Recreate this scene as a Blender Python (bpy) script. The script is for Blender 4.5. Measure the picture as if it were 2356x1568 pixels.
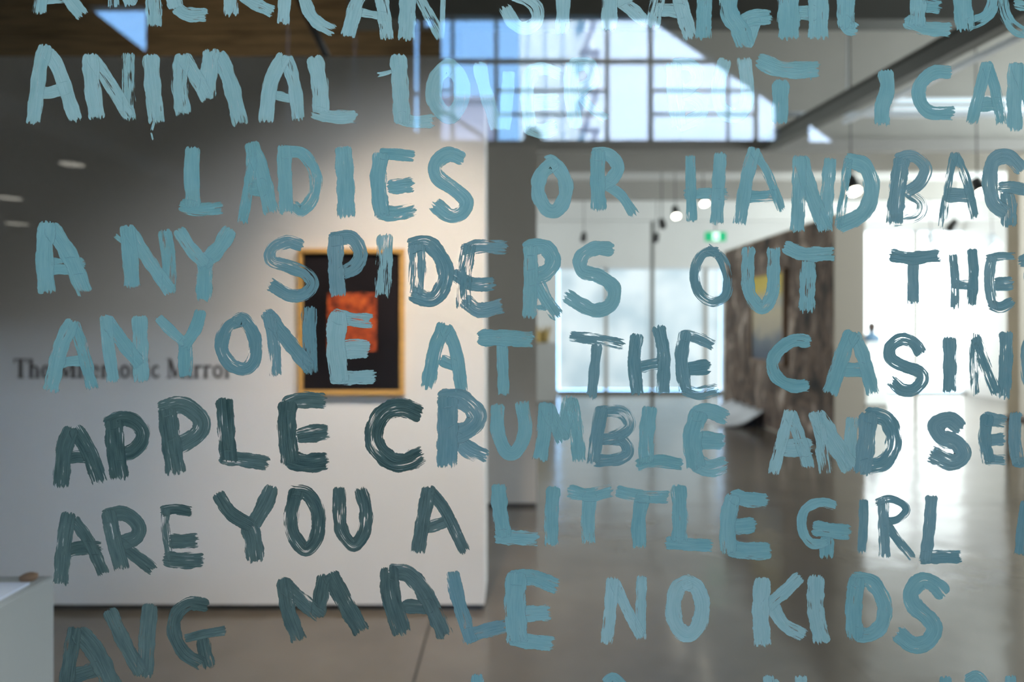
import bpy, bmesh, math, random
from mathutils import Vector
for _o in list(bpy.data.objects): bpy.data.objects.remove(_o)
SC = bpy.context.scene
COL = SC.collection
W, H, F = 2356, 1568, 1570.7          # photograph in pixels, focal length in pixels (24 mm)
CX, HY, EYE = 1178.0, 740.0, 1.5      # principal column, horizon row, eye height
G = 0.80                              # distance of the painted glass
def P(px, py, Y): return Vector(((px-CX)/F*Y, Y, EYE-(py-HY)/F*Y))          # point in the gallery
def HP(px, py, d):                                                           # point in the hall, seen in the glass at path length d
    return Vector(((px-CX)/F*d, 2*G-d, EYE-(py-HY)/F*d))
# ------------------------------------------------------------------ camera, world, sun, lights, exposure
cam = bpy.data.cameras.new('camera'); co = bpy.data.objects.new('camera', cam); COL.objects.link(co)
co.location = (0, 0, EYE); co.rotation_euler = (math.pi/2, 0, 0)
cam.sensor_width = 36; cam.lens = 24.0; cam.shift_y = -(H/2-HY)/W; cam.clip_start = .02; cam.clip_end = 400
cam.dof.use_dof = True; cam.dof.focus_distance = G+.006; cam.dof.aperture_fstop = 2.9; cam.dof.aperture_blades = 0
SC.camera = co
SC.view_settings.view_transform = 'Standard'; SC.view_settings.look = 'None'
SC.view_settings.exposure = 0.0; SC.view_settings.gamma = 1; SC.view_settings.use_curve_mapping = False
try:
    SC.cycles.max_bounces = 7; SC.cycles.diffuse_bounces = 4; SC.cycles.glossy_bounces = 4
    SC.cycles.transparent_max_bounces = 24; SC.cycles.caustics_reflective = False; SC.cycles.caustics_refractive = False
    SC.cycles.sample_clamp_indirect = 30.0
except Exception: pass
wd = bpy.data.worlds.new('sky'); SC.world = wd; wd.use_nodes = True
nt = wd.node_tree; nt.nodes.clear()
wo = nt.nodes.new('ShaderNodeOutputWorld'); bg = nt.nodes.new('ShaderNodeBackground')
tc = nt.nodes.new('ShaderNodeTexCoord'); sx = nt.nodes.new('ShaderNodeSeparateXYZ'); cr = nt.nodes.new('ShaderNodeValToRGB')
cr.color_ramp.elements[0].position = 0.0; cr.color_ramp.elements[0].color = (.28, .60, 1, 1)
cr.color_ramp.elements[1].position = .7; cr.color_ramp.elements[1].color = (.17, .43, .95, 1)
nt.links.new(tc.outputs['Generated'], sx.inputs[0]); nt.links.new(sx.outputs['Z'], cr.inputs[0])
nt.links.new(cr.outputs[0], bg.inputs[0]); bg.inputs[1].default_value = 14.5
nt.links.new(bg.outputs[0], wo.inputs[0])
def lamp(name, kind, loc, target, energy, color=(1, 1, 1), **k):
    l = bpy.data.lights.new(name, kind); o = bpy.data.objects.new(name, l); COL.objects.link(o)
    o.location = loc; o.rotation_euler = (Vector(target)-Vector(loc)).to_track_quat('-Z', 'Y').to_euler()
    l.energy = energy; l.color = color
    for a, v in k.items(): setattr(l, a, v)
    return o
lamp('sunlight', 'SUN', (8, 20, 30), (2, 0, 9), 33, (1, .97, .92), angle=.01)
# added area fills for the letters and the hall, outside what the glass mirrors
lamp('hall_side_fill', 'AREA', (9.4, -4.5, 3.4), (0, -2, 1.8), 230, (1, .97, .92), shape='RECTANGLE', size=7, size_y=3.4)
lamp('letter_fill', 'AREA', (.3, -.9, 6.0), (.3, .8, 1.5), 480, (1, .965, .89), shape='RECTANGLE', size=3.6, size_y=.9)  # added steep fill that brightens the painted letters
lamp('hall_left_fill', 'AREA', (-9.6, -4.0, 3.2), (0, -1, 1.4), 150, (.86, .93, 1), shape='RECTANGLE', size=6, size_y=3)
# gallery track lamp on the display wall
lamp('wall_washer_light', 'SPOT', (-.35, 1.75, 3.75), (-.46, 3.5, .98), 330, (1, .78, .56), spot_size=math.radians(50), spot_blend=1.0, shadow_soft_size=.04)
lamp('entry_light', 'SPOT', (.7, 1.6, 3.9), (-.95, 3.5, .42), 290, (.95, .97, 1), spot_size=math.radians(62), spot_blend=1.0, shadow_soft_size=.10)
lamp('timber_light', 'SPOT', (-2.4, 4.4, 3.1), (-2.2, 6.2, 3.9), 26, (1, .78, .5), spot_size=math.radians(110), spot_blend=1.0, shadow_soft_size=.08)
lamp('gallery_fill', 'AREA', (7.6, 5.2, 2.6), (2.0, 6.5, 1.6), 330, (.86, .96, 1), shape='RECTANGLE', size=4.5, size_y=2.2)  # added fill over the gallery floor and taupe partition, no window there
lamp('gallery_left_fill', 'AREA', (-6.3, 10.2, 2.0), (2, 10.4, 2.3), 380, (.88, .97, 1), shape='RECTANGLE', size=5, size_y=2.4)  # added fill for the mural face, hidden behind the display wall
lamp('gallery_right_fill', 'AREA', (9.4, 9.9, 2.0), (4, 10.4, 2.4), 620, (.84, .96, 1), shape='RECTANGLE', size=4, size_y=2.4)  # added fill for the far right of the gallery, out of view

# ------------------------------------------------------------------ helpers
def mat(name, col, rough=.6, metal=0, noise=0, nscale=4, bump=0, bscale=30, emit=0, spec=None, stretch=(1, 1, 1)):
    m = bpy.data.materials.new(name); m.use_nodes = True; n = m.node_tree.nodes; l = m.node_tree.links
    b = n['Principled BSDF']; b.inputs['Base Color'].default_value = (*col, 1)
    b.inputs['Roughness'].default_value = rough; b.inputs['Metallic'].default_value = metal
    if spec is not None: b.inputs['Specular IOR Level'].default_value = spec
    t = n.new('ShaderNodeTexCoord'); mp = n.new('ShaderNodeMapping'); mp.inputs['Scale'].default_value = stretch
    l.new(t.outputs['Object'], mp.inputs[0])
    if noise:
        tn = n.new('ShaderNodeTexNoise'); tn.inputs['Scale'].default_value = nscale; tn.inputs['Detail'].default_value = 5
        l.new(mp.outputs[0], tn.inputs['Vector'])
        r = n.new('ShaderNodeValToRGB'); r.color_ramp.elements[0].position = .3; r.color_ramp.elements[1].position = .7
        r.color_ramp.elements[0].color = (*[c*(1-noise) for c in col], 1); r.color_ramp.elements[1].color = (*[min(1, c*(1+noise)) for c in col], 1)
        l.new(tn.outputs[0], r.inputs[0]); l.new(r.outputs[0], b.inputs['Base Color'])
    if bump:
        tb = n.new('ShaderNodeTexNoise'); tb.inputs['Scale'].default_value = bscale; l.new(mp.outputs[0], tb.inputs['Vector'])
        bp = n.new('ShaderNodeBump'); bp.inputs['Strength'].default_value = bump; bp.inputs['Distance'].default_value = .02
        l.new(tb.outputs[0], bp.inputs['Height']); l.new(bp.outputs[0], b.inputs['Normal'])
    if emit:
        b.inputs['Emission Color'].default_value = (*col, 1); b.inputs['Emission Strength'].default_value = emit
    return m
def add_box(bm, a, b, bev=0):
    a = Vector(a); b = Vector(b); lo = Vector(map(min, a, b)); hi = Vector(map(max, a, b))
    r = bmesh.ops.create_cube(bm, size=1)
    for v in r['verts']: v.co = Vector(((lo[i]+hi[i])/2+v.co[i]*(hi[i]-lo[i]) for i in range(3)))
    if bev:
        e = list({e for v in r['verts'] for e in v.link_edges}); bmesh.ops.bevel(bm, geom=e, offset=bev, segments=2, affect='EDGES')
def add_cyl(bm, a, b, r0, r1=None, n=20, caps=True):
    a = Vector(a); b = Vector(b); r1 = r0 if r1 is None else r1; d = b-a
    q = d.to_track_quat('Z', 'Y'); A = []; B = []
    for i in range(n):
        t = 2*math.pi*i/n; v = Vector((math.cos(t), math.sin(t), 0))
        A.append(bm.verts.new(a+q@(v*r0))); B.append(bm.verts.new(b+q@(v*r1)))
    for i in range(n): bm.faces.new((A[i], A[(i+1) % n], B[(i+1) % n], B[i]))
    if caps: bm.faces.new(A[::-1]); bm.faces.new(B)
def lathe(bm, c, prof, n=28, sq=(1, 1)):
    c = Vector(c); R = []
    for r, z in prof:
        R.append([bm.verts.new(c+Vector((math.cos(2*math.pi*i/n)*r*sq[0], math.sin(2*math.pi*i/n)*r*sq[1], z))) for i in range(n)])
    for a, b in zip(R, R[1:]):
        for i in range(n): bm.faces.new((a[i], a[(i+1) % n], b[(i+1) % n], b[i]))
    bm.faces.new(R[0][::-1]); bm.faces.new(R[-1])
def obj(name, bm, m, parent=None, smooth=False):
    me = bpy.data.meshes.new(name); bmesh.ops.recalc_face_normals(bm, faces=bm.faces); bm.to_mesh(me); bm.free()
    if m: me.materials.append(m)
    if smooth:
        for p in me.polygons: p.use_smooth = True
    o = bpy.data.objects.new(name, me); COL.objects.link(o)
    if parent: 
        o.parent = parent; o.location = -parent.location
    return o
def box(name, a, b, m, parent=None, bev=0):
    bm = bmesh.new(); add_box(bm, a, b, bev); return obj(name, bm, m, parent)
def cyl(name, a, b, r, m, parent=None, r1=None, n=20):
    bm = bmesh.new(); add_cyl(bm, a, b, r, r1, n); return obj(name, bm, m, parent, True)
def struct(o, label=None):
    o['kind'] = 'structure'
    if label: o['label'] = label
    return o
def tag(o, label, cat, group=None):
    o['label'] = label; o['category'] = cat
    if group: o['group'] = group
    return o
def thing(name, loc, label, cat, group=None):
    o = bpy.data.objects.new(name, None); COL.objects.link(o); o.location = loc; o.empty_display_size = .1
    return tag(o, label, cat, group)
def wall_holes(name, x0, x1, z0, z1, y, t, holes, m):
    """wall in the XZ plane from y to y+t with rectangular openings, one mesh"""
    xs = sorted({x0, x1, *[v for h in holes for v in h[:2]]}); zs = sorted({z0, z1, *[v for h in holes for v in h[2:]]})
    xs = [x for x in xs if x0 <= x <= x1]; zs = [z for z in zs if z0 <= z <= z1]
    def solid(i, j):
        if not (0 <= i < len(xs)-1 and 0 <= j < len(zs)-1): return False
        cx = (xs[i]+xs[i+1])/2; cz = (zs[j]+zs[j+1])/2
        return not any(h[0] < cx < h[1] and h[2] < cz < h[3] for h in holes)
    bm = bmesh.new(); V = {}
    def v(i, j, k):
        if (i, j, k) not in V: V[(i, j, k)] = bm.verts.new((xs[i], y+t*k, zs[j]))
        return V[(i, j, k)]
    for i in range(len(xs)-1):
        for j in range(len(zs)-1):
            if not solid(i, j): continue
            for k in (0, 1): bm.faces.new((v(i, j, k), v(i+1, j, k), v(i+1, j+1, k), v(i, j+1, k)))
            if not solid(i-1, j): bm.faces.new((v(i, j, 0), v(i, j+1, 0), v(i, j+1, 1), v(i, j, 1)))
            if not solid(i+1, j): bm.faces.new((v(i+1, j, 0), v(i+1, j+1, 0), v(i+1, j+1, 1), v(i+1, j, 1)))
            if not solid(i, j-1): bm.faces.new((v(i, j, 0), v(i+1, j, 0), v(i+1, j, 1), v(i, j, 1)))
            if not solid(i, j+1): bm.faces.new((v(i, j+1, 0), v(i+1, j+1, 0), v(i+1, j+1, 1), v(i, j+1, 1)))
    return struct(obj(name, bm, m))

# ------------------------------------------------------------------ materials
M = {}
M['white'] = mat('white_wall_paint', (.78, .77, .75), .8, noise=.02, nscale=2, bump=.05, bscale=90)
M['grey'] = mat('grey_wall_paint', (.42, .40, .37), .8, noise=.04, nscale=2)
M['column'] = mat('taupe_wall_paint', (.54, .51, .47), .75, noise=.03)
M['ceil'] = mat('ceiling_paint', (.50, .48, .435), .85, noise=.03)
M['hallwall'] = mat('hall_wall_paint', (.11, .108, .10), .8, noise=.05)
M['halldark'] = mat('hall_dark_steel', (.035, .038, .04), .5)
M['steel'] = mat('dark_steel', (.17, .17, .155), .5)
M['trim'] = mat('light_metal_trim', (.75, .80, .85), .35)
M['timber'] = mat('timber_cladding', (.22, .155, .085), .55, noise=.35, nscale=3, stretch=(1, 1, 12))
M['slab'] = mat('polished_concrete', (.135, .112, .085), .15, noise=.16, nscale=2.2, bump=.25, bscale=2.6, spec=.9)
M['joint'] = mat('joint_dark', (.03, .027, .024), .9)
M['hallfloor'] = mat('hall_floor', (.12, .125, .13), .35, noise=.1)
M['plinth'] = mat('plinth_white_paint', (.68, .68, .66), .6, noise=.02)
M['skirt'] = mat('shadow_gap', (.015, .013, .011), .8)
M['oak'] = mat('pale_oak_frame', (.62, .37, .12), .4, noise=.15, nscale=8, stretch=(1, 1, 6))
M['black'] = mat('black_print', (.012, .010, .012), .30, noise=.5, nscale=3)
M['paper'] = mat('pale_blue_paper', (.62, .70, .86), .7)
M['brown'] = mat('brown_wood', (.20, .12, .07), .5)
M['ink'] = mat('dark_lettering', (.07, .055, .05), .7)
M['gold'] = mat('gilded_clay', (.45, .31, .10), .4, metal=.4, noise=.5, nscale=30)
M['blueclay'] = mat('blue_glazed_clay', (.10, .20, .32), .4, noise=.2)
M['darkclay'] = mat('dark_clay', (.10, .07, .06), .6)
M['blackmetal'] = mat('black_metal', (.02, .02, .02), .5)
M['bulb'] = mat('lit_lamp_face', (1, .93, .8), emit=14)
M['bulb2'] = mat('dim_lamp_face', (.8, .86, .9), emit=2.2)
M['halllamp'] = mat('hall_downlight_face', (1, .95, .82), emit=3.4)
M['strip'] = mat('lit_strip_diffuser', (.82, .92, 1), emit=.45)
M['green'] = mat('green_sign_face', (.0, .32, .13), emit=1.1)
M['signwhite'] = mat('white_sign_mark', (.8, 1, .95), emit=1.3)
M['blind'] = mat('daylit_roller_blind', (.80, .92, 1), emit=.86)
_b = M['blind'].node_tree; _p = _b.nodes['Principled BSDF']; _p.inputs['Base Color'].default_value = (.30, .33, .36, 1)
_t = _b.nodes.new('ShaderNodeTexNoise'); _t.inputs['Scale'].default_value = 1.1; _t.inputs['Detail'].default_value = 2
_r = _b.nodes.new('ShaderNodeValToRGB'); _r.color_ramp.elements[0].position = .38; _r.color_ramp.elements[0].color = (.48, .64, .72, 1)
_r.color_ramp.elements[1].position = .64; _r.color_ramp.elements[1].color = (.84, .96, 1, 1)
_c = _b.nodes.new('ShaderNodeTexCoord'); _b.links.new(_c.outputs['Object'], _t.inputs[0]); _b.links.new(_t.outputs[0], _r.inputs[0]); _b.links.new(_r.outputs[0], _p.inputs['Emission Color'])
M['blind2'] = mat('overexposed_daylit_blind', (.93, .98, 1), emit=2.6)
M['facade'] = mat('white_facade', (.80, .84, .80), .8)
M['facade_grey'] = mat('grey_facade', (.30, .29, .36), .8)
M['facade_white'] = mat('bright_facade', (.96, .96, .96), .8)
def glass_mat():
    m = bpy.data.materials.new('clear_glass'); m.use_nodes = True; n = m.node_tree.nodes; l = m.node_tree.links; n.clear()
    out = n.new('ShaderNodeOutputMaterial'); tr = n.new('ShaderNodeBsdfTransparent'); gl = n.new('ShaderNodeBsdfGlossy')
    tr.inputs[0].default_value = (.985, .992, .988, 1); gl.inputs['Roughness'].default_value = 0.0
    ge = n.new('ShaderNodeNewGeometry'); d = n.new('ShaderNodeVectorMath'); d.operation = 'DOT_PRODUCT'
    l.new(ge.outputs['Incoming'], d.inputs[0]); l.new(ge.outputs['Normal'], d.inputs[1])
    def mt(op, a, b=None):
        k = n.new('ShaderNodeMath'); k.operation = op
        for i, v in enumerate((a, b)):
            if v is None: continue
            if isinstance(v, (int, float)): k.inputs[i].default_value = v
            else: l.new(v, k.inputs[i])
        return k.outputs[0]
    c = mt('ABSOLUTE', d.outputs['Value']); f = mt('ADD', mt('MULTIPLY', mt('POWER', mt('SUBTRACT', 1, c), 5), .95), .045)
    mx = n.new('ShaderNodeMixShader'); l.new(f, mx.inputs[0]); l.new(tr.outputs[0], mx.inputs[1]); l.new(gl.outputs[0], mx.inputs[2])
    l.new(mx.outputs[0], out.inputs[0]); return m
M['glass'] = glass_mat()
def mural_mat():
    m = bpy.data.materials.new('printed_mural'); m.use_nodes = True; n = m.node_tree.nodes; l = m.node_tree.links; b = n['Principled BSDF']
    b.inputs['Roughness'].default_value = .75
    t = n.new('ShaderNodeTexCoord'); mp = n.new('ShaderNodeMapping'); mp.inputs['Scale'].default_value = (1, 1.5, .8)
    l.new(t.outputs['Object'], mp.inputs[0])
    a = n.new('ShaderNodeTexNoise'); a.inputs['Scale'].default_value = 2.1; a.inputs['Detail'].default_value = 7; a.inputs['Roughness'].default_value = .62; a.inputs['Distortion'].default_value = .8
    l.new(mp.outputs[0], a.inputs[0]); r = n.new('ShaderNodeValToRGB'); e = r.color_ramp.elements
    e[0].position = .36; e[0].color = (.010, .008, .007, 1); e[1].position = .70; e[1].color = (.72, .62, .53, 1)
    for p, c in ((.43, (.055, .035, .024)), (.49, (.17, .11, .075)), (.53, (.07, .05, .04)), (.60, (.30, .22, .17))):
        x = e.new(p); x.color = (*c, 1)
    l.new(a.outputs[0], r.inputs[0]); l.new(r.outputs[0], b.inputs['Base Color']); return m
M['mural'] = mural_mat()
def redart_mat():
    m = bpy.data.materials.new('rust_red_print'); m.use_nodes = True; n = m.node_tree.nodes; l = m.node_tree.links; b = n['Principled BSDF']
    b.inputs['Roughness'].default_value = .6; t = n.new('ShaderNodeTexCoord')
    a = n.new('ShaderNodeTexNoise'); a.inputs['Scale'].default_value = 26; a.inputs['Detail'].default_value = 6; a.inputs['Roughness'].default_value = .7
    l.new(t.outputs['Object'], a.inputs[0]); r = n.new('ShaderNodeValToRGB'); e = r.color_ramp.elements
    e[0].position = .36; e[0].color = (.10, .012, .004, 1); e[1].position = .68; e[1].color = (.80, .17, .03, 1)
    x = e.new(.5); x.color = (.42, .06, .012, 1)
    l.new(a.outputs[0], r.inputs[0]); l.new(r.outputs[0], b.inputs['Base Color']); return m
M['red'] = redart_mat()
def canvas_mat():
    m = bpy.data.materials.new('painted_canvas'); m.use_nodes = True; n = m.node_tree.nodes; l = m.node_tree.links; b = n['Principled BSDF']
    t = n.new('ShaderNodeTexCoord'); s = n.new('ShaderNodeSeparateXYZ'); l.new(t.outputs['Generated'], s.inputs[0])
    a = n.new('ShaderNodeTexNoise'); a.inputs['Scale'].default_value = 5; a.inputs['Detail'].default_value = 4; l.new(t.outputs['Generated'], a.inputs[0])
    k = n.new('ShaderNodeMath'); k.operation = 'MULTIPLY_ADD'; k.inputs[1].default_value = .35; l.new(a.outputs[0], k.inputs[0]); l.new(s.outputs['Z'], k.inputs[2])
    r = n.new('ShaderNodeValToRGB'); e = r.color_ramp.elements
    e[0].position = .22; e[0].color = (.07, .09, .13, 1); e[1].position = 1.0; e[1].color = (.65, .48, .06, 1)
    for p, c in ((.42, (.16, .18, .20)), (.55, (.45, .38, .28)), (.75, (.55, .46, .30)), (.9, (.42, .42, .36))):
        x = e.new(p); x.color = (*c, 1)
    l.new(k.outputs[0], r.inputs[0]); l.new(r.outputs[0], b.inputs['Base Color']); return m
M['canvas'] = canvas_mat()
def paint_mat(name, dark, light):
    """brushed acrylic: bristle streaks, ragged ends and dry gaps run along each stroke (st = along/across in mm, ed = distance to both ends)"""
    m = bpy.data.materials.new(name); m.use_nodes = True; n = m.node_tree.nodes; l = m.node_tree.links; n.clear()
    def mt(op, a, b=None, c=None, clamp=False):
        k = n.new('ShaderNodeMath'); k.operation = op; k.use_clamp = clamp
        for i, v in enumerate((a, b, c)):
            if v is None: continue
            if isinstance(v, (int, float)): k.inputs[i].default_value = v
            else: l.new(v, k.inputs[i])
        return k.outputs[0]
    def comb(x, y, z):
        k = n.new('ShaderNodeCombineXYZ')
        for i, v in enumerate((x, y, z)):
            if isinstance(v, (int, float)): k.inputs[i].default_value = v
            else: l.new(v, k.inputs[i])
        return k.outputs[0]
    def noise(vec, detail=2, rough=.5, dist=0):
        k = n.new('ShaderNodeTexNoise'); k.inputs['Scale'].default_value = 1; k.inputs['Detail'].default_value = detail
        k.inputs['Roughness'].default_value = rough; k.inputs['Distortion'].default_value = dist; l.new(vec, k.inputs['Vector']); return k.outputs[0]
    def uv(nm):
        k = n.new('ShaderNodeUVMap'); k.uv_map = nm; s = n.new('ShaderNodeSeparateXYZ'); l.new(k.outputs[0], s.inputs[0]); return s.outputs[0], s.outputs[1]
    u, v = uv('st'); su, eu = uv('ed')
    at = n.new('ShaderNodeAttribute'); at.attribute_name = 'par'; sp = n.new('ShaderNodeSeparateColor'); l.new(at.outputs['Color'], sp.inputs[0])
    dry, seed, tone = sp.outputs[0], mt('MULTIPLY', sp.outputs[1], 97), sp.outputs[2]
    vn = mt('ABSOLUTE', mt('MULTIPLY_ADD', at.outputs['Alpha'], 2, -1))
    step = lambda x, w: mt('MULTIPLY_ADD', x, 1/w, .5, clamp=True)
    bris = noise(comb(mt('MULTIPLY', u, .016), mt('MULTIPLY', v, .42), seed), 3, .6)           # long bristle tracks
    wide = noise(comb(mt('MULTIPLY', u, .020), mt('MULTIPLY', v, .07), mt('ADD', seed, 9)), 2)  # where the brush ran dry
    fine = noise(comb(mt('MULTIPLY', u, .035), mt('MULTIPLY', v, 1.0), mt('ADD', seed, 31)), 2)
    rag = noise(comb(mt('MULTIPLY', u, .02), mt('MULTIPLY', v, .17), mt('ADD', seed, 5)), 4, .72)
    rag2 = noise(comb(mt('MULTIPLY', u, .02), mt('MULTIPLY', v, .15), mt('ADD', seed, 55)), 4, .72)
    side = noise(comb(mt('MULTIPLY', u, .10), mt('MULTIPLY', v, .04), mt('ADD', seed, 77)), 4, .65)
    a1 = step(mt('SUBTRACT', su, mt('MULTIPLY', mt('SUBTRACT', rag, .38), 26)), 1.2)
    a2 = step(mt('SUBTRACT', eu, mt('MULTIPLY', mt('SUBTRACT', rag2, .37), 44)), 1.2)
    a3 = step(mt('SUBTRACT', mt('SUBTRACT', 1.12, mt('MULTIPLY', side, .34)), vn), .06)
    # gaps: threshold falls with dryness, toward the end of the stroke and toward its sides
    endd = mt('SUBTRACT', 1, mt('DIVIDE', eu, 45), clamp=True)
    sid = mt('POWER', vn, 3)
    k = mt('ADD', mt('ADD', mt('MULTIPLY', dry, .38), mt('MULTIPLY', mt('SUBTRACT', wide, .5), .75)), mt('ADD', mt('MULTIPLY', endd, .05), mt('MULTIPLY', sid, .09)))
    thr = mt('SUBTRACT', .76, k)
    gap = step(mt('SUBTRACT', thr, mt('ADD', mt('MULTIPLY', bris, .85), mt('MULTIPLY', fine, .15))), .035)
    alpha = mt('MULTIPLY', mt('MULTIPLY', a1, a2), mt('MULTIPLY', a3, gap))
    mix = n.new('ShaderNodeMix'); mix.data_type = 'RGBA'; mix.inputs['A'].default_value = (*dark, 1); mix.inputs['B'].default_value = (*light, 1)
    cf = mt('ADD', mt('MULTIPLY', mt('SUBTRACT', bris, .5), 1.5), mt('ADD', mt('MULTIPLY', mt('SUBTRACT', fine, .5), .55), mt('ADD', tone, mt('MULTIPLY', mt('SUBTRACT', wide, .5), .8))), clamp=True)
    l.new(cf, mix.inputs['Factor'])
    b = n.new('ShaderNodeBsdfPrincipled'); l.new(mix.outputs['Result'], b.inputs['Base Color']); b.inputs['Roughness'].default_value = .42
    b.inputs['Specular IOR Level'].default_value = .25
    bp = n.new('ShaderNodeBump'); bp.inputs['Strength'].default_value = .22; bp.inputs['Distance'].default_value = .001; l.new(mt('ADD', bris, fine), bp.inputs['Height'])
    l.new(bp.outputs[0], b.inputs['Normal'])
    tr = n.new('ShaderNodeBsdfTransparent'); mx = n.new('ShaderNodeMixShader'); out = n.new('ShaderNodeOutputMaterial')
    l.new(alpha, mx.inputs[0]); l.new(tr.outputs[0], mx.inputs[1]); l.new(b.outputs[0], mx.inputs[2]); l.new(mx.outputs[0], out.inputs[0])
    return m
PAINT = {  # tones put the uneven brightness across the glass into the letter colour
    'pale blue': paint_mat('brightened_blue_paint', (.200, .385, .430), (.315, .510, .555)),
    'blue': paint_mat('blue_paint', (.125, .320, .370), (.225, .430, .480)),
    'dimmed blue': paint_mat('dimmed_blue_paint', (.090, .225, .275), (.200, .340, .390)),
    'shaded teal': paint_mat('shaded_teal_paint', (.022, .062, .066), (.120, .200, .205)),
}

# ------------------------------------------------------------------ setting: gallery
PX0, PX1 = -6.5, 9.5
fl = struct(box('floor', (-10.5, -13.5, -.12), (10.5, 15, -.03), M['joint']))
sl_bm = {}
xs = [-6.41, -.41, 5.59, 9.6]; ys = [.82, 5.6, 10.4, 14.4]
for i in range(3):
    for j in range(3):
        box('slab', (xs[i]+.004, ys[j]+.004, -.03), (xs[i+1]-.004, ys[j+1]-.004, 0), M['slab'], fl, .002)
for i in range(7):
    for j in range(5):
        box('slab', (-10.5+3*i+.003, -13.4+2.84*j+.003, -.03), (-10.5+3*(i+1)-.003, -13.4+2.84*(j+1)-.003, 0), M['hallfloor'], fl, .002)
# the shop-front glass that carries the writing
gp = struct(box('window_1', (-4.5, G, .02), (4.5, G+.006, 2.2), M['glass']), 'large clear glass pane with rows of blue painted capital letters')
wall_holes('wall_front_unseen', -10.4, 10.4, 0, 5.0, G-.02, .06, [(-4.5, 4.5, .02, 2.2)], M['hallwall'])  # unseen wall above the glass, kept low to block the letter fill
# display wall with the framed print
zt = P(0, 130, 3.54).z
dw = struct(box('wall_display', (-6.4, 3.54, .035), (-.142, 3.90, zt), M['white']), 'white freestanding display wall with a framed print')
box('shadow_gap', (-6.4, 3.57, 0), (-.16, 3.87, .035), M['skirt'], dw)
cw = struct(box('wall_column', (-1.4, 5.54, .03), (P(1235, 0, 5.54).x, 5.86, P(0, 335, 5.54).z), M['column']), 'taupe partition end standing behind the display wall')
box('shadow_gap', (-1.4, 5.57, 0), (P(1233, 0, 5.54).x, 5.83, .03), M['skirt'], cw)
# far wall with daylit blinds
YF = 14.3
w2 = (P(1284, 0, YF).x, P(1662, 0, YF).x, P(0, 900, YF).z, P(0, 615, YF).z)
w3 = (P(1975, 0, YF).x, P(2346, 0, YF).x, P(0, 903, YF).z, P(0, 528, YF).z)
wall_holes('wall_far', -6.4, 12.2, 0, 3.8, YF, .2, [w2, w3], M['white'])
def blind_window(name, w, m, mull, label):
    o = bpy.data.objects.new(name, None); COL.objects.link(o); o.location = ((w[0]+w[1])/2, YF, w[2]); struct(o, label)
    xs = [w[0]]+[P(p, 0, YF).x for p in mull]+[w[1]]
    for a, b in zip(xs, xs[1:]):
        box('blind', (a+.02, YF+.10, w[2]+.03), (b-.02, YF+.115, w[3]-.02), m, o)
    for x in xs[1:-1]: box('mullion', (x-.035, YF+.02, w[2]), (x+.035, YF+.14, w[3]), M['grey'], o)
    box('sill', (w[0], YF-.04, w[2]-.05), (w[1], YF+.1, w[2]+.02), M['steel'], o)
    box('frame_head', (w[0], YF+.02, w[3]-.04), (w[1], YF+.14, w[3]), M['trim'], o)
blind_window('window_2', w2, M['blind'], (1395, 1502, 1625), 'row of far daylit blinds left of the mural')
blind_window('window_3', w3, M['blind2'], (2110, 2235), 'brilliant white blinds right of the mural')
struct(box('wall_right', (9.5, .86, 0), (9.7, 14.5, 4.8), M['white']))
struct(box('wall_left', (-6.6, .86, 0), (-6.4, 14.5, 4.8), M['grey']))
# ceiling: high bay near the glass, lower bay beyond the bulkhead
struct(box('ceiling', (-6.6, .86, 4.6), (12.2, 7.42, 4.75), M['ceil']))
bk = struct(box('trim_1', (-6.5, 7.3, 3.42), (12.2, 7.45, 4.6), M['ceil']), 'deep beige ceiling bulkhead')
struct(box('ceiling_rear', (-6.6, 7.4, 3.78), (12.2, 14.5, 3.9), M['white']))
for (Y, a, b) in ((7.20, 318, 345), (8.9, 368, 392), (11.0, 434, 458)):
    struct(box('ceiling_beam', (-1.2, Y, P(0, b, Y).z), (9.4, Y+.14, 3.9 if Y > 7.3 else P(0, a, Y).z), M['grey']))
struct(box('ceiling_beam', (-1.2, 12.9, 3.42), (9.4, 13.02, 3.79), M['white']))
nb = struct(box('ceiling_beam', (P(800, 0, 5).x, 5.0, P(0, 44, 5).z), (9.4, 5.2, 4.6), M['steel']), 'dark steel beam crossing under the high ceiling')
# girder running away from the glass
gb = bmesh.new()
A0 = Vector((3.10, 3.6, 3.30)); A1 = Vector((2.70, 7.19, 3.30))
def bar(bm, a, b, wx, z0, z1, ox=0):
    vs = []
    for p in (a, b):
        for dx, dz in ((-wx/2, z0), (wx/2, z0), (wx/2, z1), (-wx/2, z1)): vs.append(bm.verts.new(p+Vector((dx+ox, 0, dz))))
    for f in ((0, 1, 2, 3), (4, 5, 6, 7), (0, 1, 5, 4), (1, 2, 6, 5), (2, 3, 7, 6), (3, 0, 4, 7)): bm.faces.new([vs[i] for i in f])
bar(gb, A0, A1, .11, 0, .015); bar(gb, A0, A1, .11, .135, .15); bar(gb, A0, A1, .03, .015, .135)
gd = struct(obj('ceiling_girder', gb, M['steel']), 'dark steel girder slanting across the upper right')
tb = bmesh.new(); bar(tb, A0, A1.lerp(A0, .30), .05, -.03, .0, .16); obj('pale_conduit', tb, M['trim'], gd)
# timber bulkhead beyond the display wall, in boards
tw = struct(box('wall_timber', (-6.4, 6.24, 2.7), (P(1060, 0, 6.2).x, 6.34, 4.6), M['skirt']), 'brown timber boarding above the display wall')
for i in range(8):
    z = 2.72+i*.235; box('board', (-6.38, 6.2, z), (P(1060, 0, 6.2).x, 6.24, z+.228), M['timber'], tw, .004)
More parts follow.
